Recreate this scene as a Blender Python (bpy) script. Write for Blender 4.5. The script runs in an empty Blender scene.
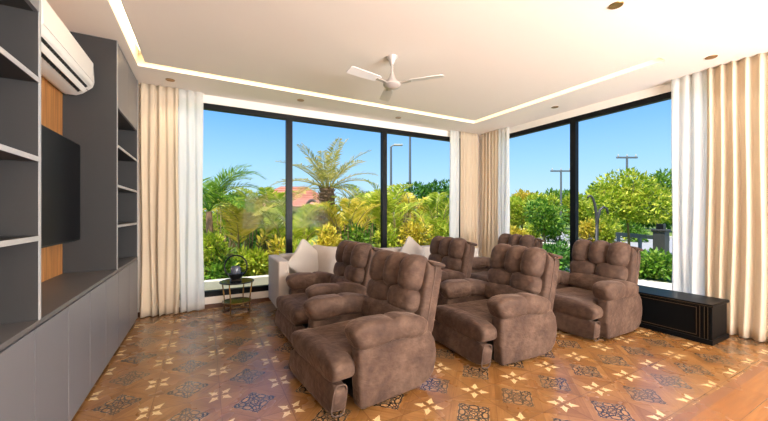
import bpy, math, random
from mathutils import Vector, Matrix
PI = math.pi
S = bpy.context.scene
C = S.collection
H = 1.3                                   # eye height
YAW = math.atan2(179, 331)
SN, CS = math.sin(YAW), math.cos(YAW)
CEIL = 2.91

# ------------------------------------------------------------------ materials
class G:
    """small helper to write node trees as expressions"""
    def __init__(s, mat):
        s.m = mat; s.t = mat.node_tree; s.n = s.t.nodes; s.l = s.t.links
        s.n.clear()
        s.out = s.n.new('ShaderNodeOutputMaterial')
    def node(s, typ, **kw):
        n = s.n.new(typ)
        for k, v in kw.items():
            if k.startswith('i_'):
                key = k[2:].replace('_', ' ')
                s.put(n.inputs[key], v)
            else:
                setattr(n, k, v)
        return n
    def put(s, sock, v):
        if hasattr(v, 'is_output'):
            s.l.new(v, sock)
        elif v is not None:
            if sock.type == 'RGBA' and not hasattr(v, '__len__'):
                v = (v, v, v, 1)
            elif sock.type == 'RGBA' and len(v) == 3:
                v = (*v, 1)
            sock.default_value = v
    def f(s, op, a, b=None, c=None):
        n = s.n.new('ShaderNodeMath'); n.operation = op
        s.put(n.inputs[0], a)
        if b is not None: s.put(n.inputs[1], b)
        if c is not None: s.put(n.inputs[2], c)
        return n.outputs[0]
    def mix(s, fac, a, b):
        n = s.n.new('ShaderNodeMix'); n.data_type = 'RGBA'
        s.put(n.inputs['Factor'], fac)
        s.put(n.inputs[6], a); s.put(n.inputs[7], b)
        return n.outputs[2]
    def noise(s, vec, scale, detail=3, rough=.55):
        n = s.n.new('ShaderNodeTexNoise'); n.inputs['Scale'].default_value = scale
        n.inputs['Detail'].default_value = detail; n.inputs['Roughness'].default_value = rough
        if vec is not None: s.l.new(vec, n.inputs['Vector'])
        return n.outputs['Fac']
    def scaled(s, vec, sc):
        n = s.n.new('ShaderNodeMapping'); s.l.new(vec, n.inputs['Vector'])
        n.inputs['Scale'].default_value = sc
        return n.outputs['Vector']
    def ramp(s, fac, stops):
        n = s.n.new('ShaderNodeValToRGB'); s.put(n.inputs['Fac'], fac)
        e = n.color_ramp.elements
        while len(e) < len(stops): e.new(.5)
        for x, (p, c) in zip(e, stops):
            x.position = p; x.color = (*c, 1) if len(c) == 3 else c
        return n.outputs['Color']
    def bump(s, h, strength, dist=.01):
        n = s.n.new('ShaderNodeBump'); s.put(n.inputs['Height'], h)
        n.inputs['Strength'].default_value = strength; n.inputs['Distance'].default_value = dist
        return n.outputs['Normal']
    def bsdf(s, col, rough=.5, metal=0, normal=None, spec=.5, **kw):
        n = s.n.new('ShaderNodeBsdfPrincipled')
        s.put(n.inputs['Base Color'], col); s.put(n.inputs['Roughness'], rough)
        s.put(n.inputs['Metallic'], metal); s.put(n.inputs['Specular IOR Level'], spec)
        for k, v in kw.items(): s.put(n.inputs[k], v)
        if normal is not None: s.l.new(normal, n.inputs['Normal'])
        return n.outputs[0]
    def finish(s, sh): s.l.new(sh, s.out.inputs['Surface'])

def newmat(name):
    m = bpy.data.materials.new(name); m.use_nodes = True
    return m, G(m)
def srgb(r, g, b):
    return tuple(((c/255)/12.92 if c/255 <= .04045 else ((c/255+.055)/1.055)**2.4) for c in (r, g, b))
def plain(name, col, rough=.5, metal=0, spec=.5, var=.06, scale=6, bump=0, bscale=60, **kw):
    m, g = newmat(name)
    tc = g.node('ShaderNodeTexCoord').outputs['Object']
    nz = g.noise(tc, scale)
    dark = tuple(c*(1-var) for c in col); light = tuple(min(1, c*(1+var)) for c in col)
    col2 = g.mix(nz, dark, light)
    nm = g.bump(g.noise(tc, bscale), bump) if bump else None
    g.finish(g.bsdf(col2, rough, metal, nm, spec, **kw))
    return m
def emitter(name, col, st):
    m, g = newmat(name)
    n = g.node('ShaderNodeEmission'); n.inputs[0].default_value = (*col, 1); n.inputs[1].default_value = st
    g.finish(n.outputs[0]); return m

M = {}
M['white_wall'] = plain('white_paint', srgb(244, 234, 222), .7, var=.015, scale=2)
M['ceiling'] = plain('ceiling_paint', srgb(243, 231, 219), .8, var=.01, scale=1.5)
M['black_frame'] = plain('black_aluminium', srgb(8, 8, 9), .45, 0, .2)
M['grey_lam'] = plain('dark_grey_laminate', srgb(54, 52, 51), .55, var=.03, spec=.3)
M['grey_door'] = plain('mid_grey_laminate', srgb(108, 107, 110), .38, var=.03)
M['grey_top'] = plain('grey_counter', srgb(92, 88, 87), .42, var=.05)
M['edge'] = plain('pale_edge_band', srgb(160, 158, 156), .4, var=.02)
M['tv_black'] = plain('tv_plastic', (.006, .006, .007), .4, spec=.25)
M['tv_screen'] = plain('tv_screen', (.004, .004, .005), .3, spec=.05, var=0)
M['white_plastic'] = plain('white_plastic', srgb(236, 232, 226), .35, var=.01)
M['vent_dark'] = plain('vent_dark', (.012, .011, .01), .5)
M['fan_white'] = plain('fan_enamel', srgb(232, 226, 220), .35, var=.02)
M['fan_metal'] = plain('fan_brushed_metal', srgb(196, 184, 176), .35, .3)
M['brass'] = plain('antique_brass', srgb(150, 112, 60), .3, .9)
M['black_metal'] = plain('black_metal', (.012, .011, .011), .35, .3)
M['black_lacquer'] = plain('black_lacquer', srgb(13, 14, 15), .35, var=.15, spec=.06)
M['gold_line'] = plain('gold_line', srgb(78, 62, 38), .5, .3)
M['base_black'] = plain('chair_base_black', (.01, .009, .008), .6)
M['sofa'] = plain('sofa_fabric', srgb(190, 178, 166), .9, var=.05, bump=.3, bscale=300)
M['cushion'] = plain('cushion_fabric', srgb(202, 192, 182), .9, var=.05, bump=.25, bscale=200)
M['cushion_grey'] = plain('cushion_fabric_grey', srgb(176, 164, 154), .9, var=.05, bump=.25, bscale=200)
M['trunk'] = plain('palm_bark', srgb(120, 92, 66), .9, var=.4, scale=14, bump=.8, bscale=25)
M['stem'] = plain('stem_bark', srgb(122, 104, 66), .85, var=.3, scale=10)
M['concrete'] = plain('concrete', srgb(196, 190, 180), .9, var=.08)
M['paving'] = plain('paving', srgb(214, 206, 192), .9, var=.1, scale=3)
M['road'] = plain('asphalt', srgb(152, 150, 150), .9, var=.1)
M['steel'] = plain('galvanised_pole', srgb(112, 116, 118), .5, .3)
M['dark_post'] = plain('dark_post', srgb(62, 60, 58), .5)
M['soil'] = plain('ground_cover', srgb(104, 122, 48), .95, var=.35, scale=4, bump=.5, bscale=12)
M['house_wall'] = plain('house_plaster', srgb(206, 184, 156), .9, var=.05)
M['dark_wood'] = plain('dark_wood', srgb(96, 56, 28), .4, var=.15, scale=8)
M['led'] = emitter('led_warm', (1, .80, .44), 11)
M['lamp_glow'] = emitter('downlight_glow', (1, .75, .45), 3.0)
M['glass_dark'] = plain('smoked_glass', (.012, .014, .018), .12, spec=.3, var=0)
M['glass_cup'] = plain('grey_glass_cup', srgb(92, 96, 108), .12, spec=.8, var=.05)

def _suede():
    m, g = newmat('brown_suede')
    tc = g.node('ShaderNodeTexCoord').outputs['Object']
    a = g.noise(tc, 5.5, 3, .6); b = g.noise(tc, 17, 3, .6)
    k = g.f('ADD', g.f('MULTIPLY', a, .65), g.f('MULTIPLY', b, .35))
    col = g.ramp(k, [(.34, srgb(64, 46, 37)), (.5, srgb(82, 61, 49)), (.68, srgb(106, 83, 68))])
    wr = g.noise(g.scaled(tc, (1, 1, 1.8)), 14, 2, .5)
    fine = g.noise(tc, 220, 2)
    h = g.f('ADD', g.f('MULTIPLY', wr, 1.0), g.f('MULTIPLY', fine, .05))
    g.finish(g.bsdf(col, .75, 0, g.bump(h, .45, .03), .25, **{'Sheen Weight': .3, 'Sheen Roughness': .32, 'Sheen Tint': (*srgb(225, 190, 168), 1)}))
    return m
M['suede'] = _suede()
M['suede_pipe'] = plain('suede_piping', srgb(88, 67, 55), .8, var=.1)

def _cloth(name, col, tr, alpha=0):
    m, g = newmat(name)
    tc = g.node('ShaderNodeTexCoord').outputs['Object']
    nz = g.noise(g.scaled(tc, (1, 1, .15)), 9)
    c2 = g.mix(nz, tuple(c*.94 for c in col), tuple(min(1, c*1.04) for c in col))
    d = g.node('ShaderNodeBsdfDiffuse'); g.put(d.inputs[0], c2)
    t = g.node('ShaderNodeBsdfTranslucent'); g.put(t.inputs[0], c2)
    x = g.node('ShaderNodeMixShader'); x.inputs[0].default_value = tr
    g.l.new(d.outputs[0], x.inputs[1]); g.l.new(t.outputs[0], x.inputs[2])
    o = x.outputs[0]
    if alpha:
        tp = g.node('ShaderNodeBsdfTransparent'); y = g.node('ShaderNodeMixShader'); y.inputs[0].default_value = alpha
        g.l.new(o, y.inputs[1]); g.l.new(tp.outputs[0], y.inputs[2]); o = y.outputs[0]
    g.finish(o); return m
M['drape'] = _cloth('beige_drape', srgb(240, 222, 196), .4)
M['sheer'] = _cloth('white_sheer', srgb(252, 249, 244), .5, .2)

def _glass():
    m, g = newmat('window_glass')
    tp = g.node('ShaderNodeBsdfTransparent'); tp.inputs[0].default_value = (.98, .99, .985, 1)
    gl = g.node('ShaderNodeBsdfGlossy'); gl.inputs['Roughness'].default_value = .01
    fr = g.node('ShaderNodeFresnel'); fr.inputs['IOR'].default_value = 1.35
    x = g.node('ShaderNodeMixShader')
    g.l.new(g.f('MULTIPLY', fr.outputs[0], .05), x.inputs[0])
    g.l.new(tp.outputs[0], x.inputs[1]); g.l.new(gl.outputs[0], x.inputs[2])
    g.finish(x.outputs[0]); return m
M['glass'] = _glass()

def _leaf(name, c1, c2, c3):
    m, g = newmat(name)
    geo = g.node('ShaderNodeNewGeometry')
    tc = g.node('ShaderNodeTexCoord').outputs['Object']
    r = geo.outputs['Random Per Island']
    nz = g.noise(tc, 1.7, 2)
    k = g.f('ADD', g.f('MULTIPLY', r, .6), g.f('MULTIPLY', nz, .4))
    col = g.ramp(k, [(.2, c1), (.5, c2), (.8, c3)])
    p = g.bsdf(col, .45, 0, None, .3)
    t = g.node('ShaderNodeBsdfTranslucent'); g.put(t.inputs[0], col)
    x = g.node('ShaderNodeMixShader'); x.inputs[0].default_value = .38
    g.l.new(p, x.inputs[1]); g.l.new(t.outputs[0], x.inputs[2])
    g.finish(x.outputs[0]); return m
M['leaf_lime'] = _leaf('leaf_lime', srgb(120, 146, 32), srgb(168, 186, 46), srgb(224, 218, 92))
M['leaf_green'] = _leaf('leaf_green', srgb(58, 104, 26), srgb(104, 148, 44), srgb(160, 186, 70))
M['leaf_dark'] = _leaf('leaf_dark', srgb(36, 78, 24), srgb(70, 122, 36), srgb(120, 166, 60))
M['leaf_yellow'] = _leaf('leaf_yellow', srgb(150, 150, 40), srgb(212, 192, 60), srgb(240, 214, 96))
M['leaf_date'] = _leaf('leaf_date', srgb(120, 124, 52), srgb(168, 164, 76), srgb(216, 194, 110))

def _niche_wood():
    m, g = newmat('niche_wood')
    pos = g.node('ShaderNodeNewGeometry').outputs['Position']
    sx = g.node('ShaderNodeSeparateXYZ'); g.l.new(pos, sx.inputs[0])
    fr = g.f('FRACT', g.f('MULTIPLY', sx.outputs['Y'], 9.0))
    gap = g.f('LESS_THAN', fr, .05)
    gr = g.noise(g.scaled(pos, (6, 26, .8)), 3, 5)
    col = g.ramp(gr, [(.3, srgb(150, 92, 44)), (.7, srgb(206, 146, 84))])
    col = g.mix(gap, col, srgb(96, 58, 28))
    g.finish(g.bsdf(col, .45)); return m
M['niche_wood'] = _niche_wood()

def _roof():
    m, g = newmat('red_roof_tile')
    pos = g.node('ShaderNodeNewGeometry').outputs['Position']
    sx = g.node('ShaderNodeSeparateXYZ'); g.l.new(pos, sx.inputs[0])
    fr = g.f('FRACT', g.f('MULTIPLY', sx.outputs['Z'], 5.5))
    nz = g.noise(pos, 3)
    col = g.ramp(nz, [(.3, srgb(134, 66, 46)), (.7, srgb(176, 104, 78))])
    col = g.mix(g.f('LESS_THAN', fr, .18), col, srgb(196, 150, 126))
    g.finish(g.bsdf(col, .85)); return m
M['roof'] = _roof()

PT = .41
def _floor():
    m, g = newmat('patterned_wood_floor')
    pos = g.node('ShaderNodeNewGeometry').outputs['Position']
    sx = g.node('ShaderNodeSeparateXYZ'); g.l.new(pos, sx.inputs[0])
    X, Y = sx.outputs['X'], sx.outputs['Y']
    u = g.f('ADD', g.f('DIVIDE', g.f('SUBTRACT', X, -.52), PT), 40.5)
    v = g.f('ADD', g.f('DIVIDE', g.f('SUBTRACT', Y, 2.84), PT), 40.5)
    px = g.f('MULTIPLY', g.f('SUBTRACT', g.f('FRACT', u), .5), PT)
    py = g.f('MULTIPLY', g.f('SUBTRACT', g.f('FRACT', v), .5), PT)
    a = g.f('ABSOLUTE', px); b = g.f('ABSOLUTE', py)
    d = g.f('ADD', a, b)
    Mx = g.f('MAXIMUM', a, b); mn = g.f('MINIMUM', a, b)
    # per-piece random
    cid = g.node('ShaderNodeCombineXYZ')
    g.l.new(g.f('FLOOR', u), cid.inputs[0]); g.l.new(g.f('FLOOR', v), cid.inputs[1])
    quad = g.f('ADD', g.f('MULTIPLY', g.f('GREATER_THAN', px, 0), 1), g.f('MULTIPLY', g.f('GREATER_THAN', py, 0), 2))
    ring = g.f('GREATER_THAN', d, .207)
    g.l.new(g.f('ADD', quad, g.f('MULTIPLY', ring, 4)), cid.inputs[2])
    wn = g.node('ShaderNodeTexWhiteNoise'); wn.noise_dimensions = '3D'; g.l.new(cid.outputs[0], wn.inputs['Vector'])
    rnd = wn.outputs['Value']
    # grain along the two diagonals for the ring, along Y for corners
    dg1 = g.f('ADD', X, Y); dg2 = g.f('SUBTRACT', X, Y)
    same = g.f('GREATER_THAN', g.f('MULTIPLY', px, py), 0)
    p1 = g.node('ShaderNodeCombineXYZ'); g.l.new(g.f('MULTIPLY', dg1, 22.), p1.inputs[0]); g.l.new(g.f('MULTIPLY', dg2, 2.), p1.inputs[1])
    p2 = g.node('ShaderNodeCombineXYZ'); g.l.new(g.f('MULTIPLY', dg1, 2.), p2.inputs[0]); g.l.new(g.f('MULTIPLY', dg2, 22.), p2.inputs[1])
    n1 = g.noise(p1.outputs[0], 1.6, 5, .65); n2 = g.noise(p2.outputs[0], 1.6, 5, .65)
    gm = g.node('ShaderNodeMix'); g.put(gm.inputs['Factor'], same); g.l.new(n2, gm.inputs[2]); g.l.new(n1, gm.inputs[3])
    grain = gm.outputs[0]
    k = g.f('ADD', g.f('MULTIPLY', grain, .55), g.f('ADD', g.f('MULTIPLY', rnd, .22), .1))
    wood = g.ramp(k, [(.12, srgb(92, 58, 27)), (.45, srgb(136, 92, 48)), (.85, srgb(168, 124, 74))])
    # ornament
    def ringat(cx, cy, r, w):
        q = g.f('SQRT', g.f('ADD', g.f('POWER', g.f('SUBTRACT', Mx, cx), 2), g.f('POWER', g.f('SUBTRACT', mn, cy), 2)))
        return g.f('LESS_THAN', g.f('ABSOLUTE', g.f('SUBTRACT', q, r)), w)
    orn = ringat(0, 0, .026, .005)
    for args in ((.078, .0, .022, .0048), (.058, .046, .021, .0046), (.112, .012, .013, .0042), (.045, .02, .013, .0035)):
        orn = g.f('MAXIMUM', orn, ringat(*args))
    orn = g.f('MAXIMUM', orn, g.f('LESS_THAN', mn, .003))
    orn = g.f('MAXIMUM', orn, g.f('LESS_THAN', g.f('ABSOLUTE', g.f('SUBTRACT', d, .128)), .005))
    wob = g.f('MULTIPLY', g.f('SUBTRACT', g.noise(pos, 60, 2), .5), .02)
    inside = g.f('LESS_THAN', g.f('ADD', d, wob), .142)
    dk = g.mix(orn, srgb(158, 118, 78), srgb(66, 54, 42))
    col = g.mix(inside, wood, dk)
    # pale petals in the four corners
    ca = g.f('SUBTRACT', PT/2, a); cb = g.f('SUBTRACT', PT/2, b)
    t = g.f('MULTIPLY', g.f('ADD', ca, cb), .7071); w = g.f('MULTIPLY', g.f('ABSOLUTE', g.f('SUBTRACT', ca, cb)), .7071)
    def loz(tc, lt, lw):
        return g.f('LESS_THAN', g.f('ADD', g.f('DIVIDE', g.f('ABSOLUTE', g.f('SUBTRACT', t, tc)), lt), g.f('DIVIDE', w, lw)), 1)
    pet = g.f('MAXIMUM', loz(.06, .046, .017), loz(.048, .015, .03))
    col = g.mix(pet, col, srgb(222, 190, 138))
    gap = g.f('MAXIMUM', g.f('LESS_THAN', ca, .0025), g.f('LESS_THAN', cb, .0025))
    gap = g.f('MAXIMUM', gap, g.f('LESS_THAN', g.f('ABSOLUTE', g.f('SUBTRACT', d, .207)), .0016))
    gap = g.f('MAXIMUM', gap, g.f('LESS_THAN', g.f('MULTIPLY', g.f('ABSOLUTE', g.f('SUBTRACT', a, b)), 1), .0012))
    gapc = g.f('MULTIPLY', gap, g.f('SUBTRACT', 1, inside))
    col = g.mix(g.f('MULTIPLY', gapc, .7), col, srgb(96, 58, 30))
    # plank border near the viewer
    pl = g.f('FLOOR', g.f('DIVIDE', Y, .19))
    off = g.f('MULTIPLY', g.f('FRACT', g.f('MULTIPLY', pl, .37)), 1.4)
    pv = g.f('FLOOR', g.f('DIVIDE', g.f('ADD', X, off), 1.4))
    pc = g.node('ShaderNodeCombineXYZ'); g.l.new(pl, pc.inputs[0]); g.l.new(pv, pc.inputs[1])
    wn2 = g.node('ShaderNodeTexWhiteNoise'); g.l.new(pc.outputs[0], wn2.inputs['Vector'])
    pn = g.noise(g.scaled(pos, (1.5, 18, 1)), 2, 5, .6)
    pk = g.f('ADD', g.f('MULTIPLY', pn, .6), g.f('MULTIPLY', wn2.outputs['Value'], .35))
    plank = g.ramp(pk, [(.15, srgb(106, 62, 26)), (.5, srgb(142, 88, 42)), (.85, srgb(168, 116, 62))])
    pg = g.f('LESS_THAN', g.f('FRACT', g.f('DIVIDE', Y, .19)), .018)
    plank = g.mix(pg, plank, srgb(110, 64, 32))
    col = g.mix(g.f('LESS_THAN', Y, .945), col, plank)
    strip = g.f('LESS_THAN', g.f('ABSOLUTE', g.f('SUBTRACT', Y, .945)), .03)
    col = g.mix(strip, col, srgb(128, 82, 50))
    h = g.f('SUBTRACT', g.f('MULTIPLY', grain, .3), gapc)
    rough = g.f('ADD', .2, g.f('MULTIPLY', g.noise(pos, 3, 3), .14))
    g.finish(g.bsdf(col, rough, 0, g.bump(h, .12, .004), .5, **{'Coat Weight': .35, 'Coat Roughness': .26}))
    return m
M['floor'] = _floor()

# ------------------------------------------------------------------ mesh building
class MB:
    def __init__(s): s.v = []; s.f = []; s.mi = []
    def add(s, vs, fs, mi=0, mat=None):
        o = len(s.v)
        s.v += [tuple(mat @ Vector(p)) if mat else tuple(p) for p in vs]
        for f in fs: s.f.append(tuple(i+o for i in f)); s.mi.append(mi)
        return s
    def box(s, x0, x1, y0, y1, z0, z1, mi=0, mat=None):
        v = [(x, y, z) for x in (x0, x1) for y in (y0, y1) for z in (z0, z1)]
        return s.add(v, [(0,1,3,2), (4,6,7,5), (0,4,5,1), (2,3,7,6), (0,2,6,4), (1,5,7,3)], mi, mat)
    def prism(s, prof, y0, y1, mi=0, mat=None):            # profile in x,z extruded along y
        n = len(prof)
        v = [(x, y0, z) for x, z in prof] + [(x, y1, z) for x, z in prof]
        f = [tuple(range(n)), tuple(range(2*n-1, n-1, -1))]
        f += [(i, i+n, (i+1) % n+n, (i+1) % n) for i in range(n)]
        return s.add(v, f, mi, mat)
    def lathe(s, prof, cx=0, cy=0, seg=24, mi=0, mat=None):  # profile r,z
        v = []; f = []; n = len(prof)
        for k in range(seg):
            a = 2*PI*k/seg
            for r, z in prof: v.append((cx+r*math.cos(a), cy+r*math.sin(a), z))
        for k in range(seg):
            k2 = (k+1) % seg
            for i in range(n-1): f.append((k*n+i, k2*n+i, k2*n+i+1, k*n+i+1))
        if prof[0][0] > 1e-6: f.append(tuple(k*n for k in range(seg-1, -1, -1)))
        if prof[-1][0] > 1e-6: f.append(tuple(k*n+n-1 for k in range(seg)))
        return s.add(v, f, mi, mat)
    def tube(s, pts, r, seg=8, mi=0, mat=None, closed=False):
        pts = [Vector(p) for p in pts]; n = len(pts)
        rs = r if hasattr(r, '__len__') else [r]*n
        v = []; f = []; prev = None
        for i, p in enumerate(pts):
            if closed: t = pts[(i+1) % n]-pts[i-1]
            else: t = pts[min(i+1, n-1)]-pts[max(i-1, 0)]
            t.normalize()
            if prev is None:
                up = Vector((0, 0, 1)) if abs(t.z) < .9 else Vector((1, 0, 0))
                a = t.cross(up).normalized()
            else:
                a = (prev-t*prev.dot(t)).normalized()
            prev = a; b = t.cross(a)
            for k in range(seg):
                an = 2*PI*k/seg
                v.append(p+(a*math.cos(an)+b*math.sin(an))*rs[i])
        m = n if closed else n-1
        for i in range(m):
            j = (i+1) % n
            for k in range(seg):
                k2 = (k+1) % seg
                f.append((i*seg+k, i*seg+k2, j*seg+k2, j*seg+k))
        if not closed:
            f.append(tuple(range(seg-1, -1, -1))); f.append(tuple((n-1)*seg+k for k in range(seg)))
        return s.add([tuple(p) for p in v], f, mi, mat)
    def puff(s, c, h, e=.55, e2=None, mi=0, mat=None, nu=28, nv=16, warp=None):   # superellipsoid cushion
        e2 = e if e2 is None else e2
        pw = lambda x, p: math.copysign(abs(x)**p, x)
        v = []; f = []
        for j in range(nv+1):
            ph = -PI/2+PI*j/nv
            for i in range(nu):
                th = 2*PI*i/nu
                p = (pw(math.cos(ph), e)*pw(math.cos(th), e2), pw(math.cos(ph), e)*pw(math.sin(th), e2), pw(math.sin(ph), e))
                if warp: p = warp(*p)
                v.append((c[0]+h[0]*p[0], c[1]+h[1]*p[1], c[2]+h[2]*p[2]))
        for j in range(nv):
            for i in range(nu):
                i2 = (i+1) % nu
                f.append((j*nu+i, j*nu+i2, (j+1)*nu+i2, (j+1)*nu+i))
        return s.add(v, f, mi, mat)
    def sweep(s, pts, rad, seg=20, e=.75, mi=0):           # path in x,z ; rad = (half width y, half height) per point
        v = []; f = []; n = len(pts)
        pw = lambda x, p: math.copysign(abs(x)**p, x)
        for i, (x, y, z) in enumerate(pts):
            x0, _, z0 = pts[max(i-1, 0)]; x1, _, z1 = pts[min(i+1, n-1)]
            t = Vector((x1-x0, 0, z1-z0)).normalized(); nn = Vector((-t.z, 0, t.x))
            if nn.z < 0 and abs(t.z) < .7: nn = -nn
            for k in range(seg):
                an = 2*PI*k/seg
                q = nn*(pw(math.sin(an), e)*rad[i][1])
                v.append((x+q.x, y+pw(math.cos(an), e)*rad[i][0], z+q.z))
        for i in range(n-1):
            for k in range(seg):
                k2 = (k+1) % seg
                f.append((i*seg+k, i*seg+k2, (i+1)*seg+k2, (i+1)*seg+k))
        f.append(tuple(range(seg))); f.append(tuple((n-1)*seg+k for k in range(seg-1, -1, -1)))
        return s.add(v, f, mi)
    def build(s, name, mats, parent=None, smooth=None, bevel=0, bseg=2, sub=0, loc=None):
        me = bpy.data.meshes.new(name)
        me.from_pydata(s.v, [], s.f)
        mats = mats if isinstance(mats, (list, tuple)) else [mats]
        for m in mats: me.materials.append(M[m])
        if len(mats) > 1: me.polygons.foreach_set('material_index', s.mi)
        if smooth == 'all': me.polygons.foreach_set('use_smooth', [True]*len(me.polygons))
        elif smooth: 
            me.polygons.foreach_set('use_smooth', [True]*len(me.polygons))
            me.set_sharp_from_angle(angle=math.radians(smooth))
        me.update()
        o = bpy.data.objects.new(name, me); C.objects.link(o)
        if parent: o.parent = parent
        if loc: o.location = loc
        if bevel:
            b = o.modifiers.new('bevel', 'BEVEL'); b.width = bevel; b.segments = bseg; b.limit_method = 'ANGLE'
        if sub:
            b = o.modifiers.new('sub', 'SUBSURF'); b.levels = sub; b.render_levels = sub
        return o

def tag(o, label=None, cat=None, group=None, kind=None):
    if label: o['label'] = label
    if cat: o['category'] = cat
    if group: o['group'] = group
    if kind: o['kind'] = kind
    return o
def thing(name, label, cat, loc=(0, 0, 0), rz=0, group=None, kind=None):
    o = bpy.data.objects.new(name, None); C.objects.link(o)
    o.location = loc; o.rotation_euler = (0, 0, rz); o.empty_display_size = .1
    return tag(o, label, cat, group, kind)
def kids(o): return [c for c in bpy.data.objects if c.parent == o]
def copy_tree(o, parent=None):
    c = o.copy(); C.objects.link(c); c.parent = parent
    for ch in kids(o): copy_tree(ch, c)
    return c
def dup(o, loc, rz, label, group=None, sc=None):
    c = copy_tree(o); c.location = loc; c.rotation_euler = (0, 0, rz); c['label'] = label
    if group: c['group'] = group
    if sc: c.scale = (sc, sc, sc)
    return c

# ------------------------------------------------------------------ room shell
XL, XR, YB, YR = -1.12, 5.05, 5.12, -3.4
m = MB().box(XL-.2, XR+.25, YR-.25, YB+.25, -.12, 0)
tag(m.build('floor', 'floor'), kind='structure')

# ceiling with a light slot around three sides
CO = dict(xl0=-.645, xl1=-.565, y0=4.325, y1=4.465, xr0=4.135, xr1=4.265, yend=1.66, yl=-2.2)
c = MB(); z0, z1 = CEIL, CEIL+.14
c.box(XL-.2, CO['xl0'], YR-.25, YB+.25, z0, z1)
c.box(CO['xl0'], XR+.25, CO['y1'], YB+.25, z0, z1)
c.box(CO['xr1'], XR+.25, YR-.25, CO['y1'], z0, z1)
c.box(CO['xl1'], CO['xr0'], YR-.25, CO['y0'], z0, z1)
c.box(CO['xl0'], CO['xl1'], YR-.25, CO['yl'], z0, z1)
c.box(CO['xr0'], CO['xr1'], YR-.25, CO['yend'], z0, z1)
c.box(XL-.2, XR+.25, YR-.25, YB+.25, z1, z1+.12)
tag(c.build('ceiling', 'ceiling'), kind='structure')
zt = CEIL+.105
def led(name, label, x0, x1, y0, y1):
    o = MB().box(x0, x1, y0, y1, zt, zt+.012).build(name, 'led')
    return tag(o, label, 'light strip')
led('led_strip', 'warm glowing strip in the ceiling slot above the window behind the sofa', CO['xl1']-.02, CO['xr0']+.02, CO['y0']+.015, CO['y0']+.04)
led('led_strip', 'warm glowing strip in the ceiling slot on the right, above the black chest side', CO['xr0']+.015, CO['xr0']+.04, CO['yend']+.05, CO['y0']-.03)
led('led_strip', 'warm glowing strip in the ceiling slot running along the grey shelving', CO['xl1']-.04, CO['xl1']-.015, CO['yl']+.05, CO['y0']-.03)

WZ0, WZ1 = .15, 2.80
WX0, WX1 = -.45, 4.52      # back window opening
WY0, WY1 = .75, 4.78       # right window opening
w = MB()
w.box(XL-.2, WX0, YB, YB+.2, 0, CEIL); w.box(WX1, XR+.2, YB, YB+.2, 0, CEIL)
w.box(WX0, WX1, YB, YB+.2, WZ1, CEIL); w.box(WX0, WX1, YB, YB+.2, 0, WZ0)
tag(w.build('wall_back', 'white_wall'), kind='structure')
w = MB()
w.box(XR, XR+.2, WY1, YB, 0, CEIL); w.box(XR, XR+.2, YR-.2, WY0, 0, CEIL)
w.box(XR, XR+.2, WY0, WY1, WZ1, CEIL); w.box(XR, XR+.2, WY0, WY1, 0, WZ0)
tag(w.build('wall_right', 'white_wall'), kind='structure')
tag(MB().box(XL-.2, XL, YR-.2, YB, 0, CEIL).build('wall_left', 'white_wall'), kind='structure')
w = MB()
w.box(XL, .5, YR-.2, YR, 0, CEIL); w.box(4.6, XR, YR-.2, YR, 0, CEIL); w.box(.5, 4.6, YR-.2, YR, 2.6, CEIL)
tag(w.build('wall_rear', 'white_wall'), kind='structure')
tag(MB().box(WX0-.3, XR-.02, YB-.018, YB, 0, .055).build('baseboard_back', 'dark_wood'), kind='structure')
tag(MB().box(XR-.018, XR, YR, YB-.02, 0, .055).build('baseboard_right', 'dark_wood'), kind='structure')

def window(name, axis, lo, hi, pos, mull):
    r = thing(name, None, None, kind='structure')
    def b(mb, a0, a1, z0, z1, t0, t1):
        if axis == 'x': mb.box(a0, a1, pos+t0, pos+t1, z0, z1)
        else: mb.box(pos+t0, pos+t1, a0, a1, z0, z1)
    f = MB()
    b(f, lo, hi, WZ1-.075, WZ1, -.01, .07); b(f, lo, hi, WZ0, WZ0+.075, -.01, .07)
    b(f, lo, lo+.06, WZ0+.075, WZ1-.075, -.01, .07); b(f, hi-.06, hi, WZ0+.075, WZ1-.075, -.01, .07)
    f.build('window_frame', 'black_frame', r)
    for a in mull:
        q = MB(); b(q, a-.045, a+.045, WZ0+.075, WZ1-.075, -.012, .068); q.build('mullion', 'black_frame', r)
    ed = [lo+.06]+list(mull)+[hi-.06]
    for i in range(len(ed)-1):
        q = MB(); b(q, ed[i]+(.045 if i else 0), ed[i+1]-(.045 if i < len(mull) else 0), WZ0+.075, WZ1-.075, .025, .033)
        q.build('pane', 'glass', r)
    return r
window('window_1', 'x', WX0, WX1, YB+.02, (1.135, 2.79))
window('window_2', 'y', WY0, WY1, XR+.02, (3.15,))

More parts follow.
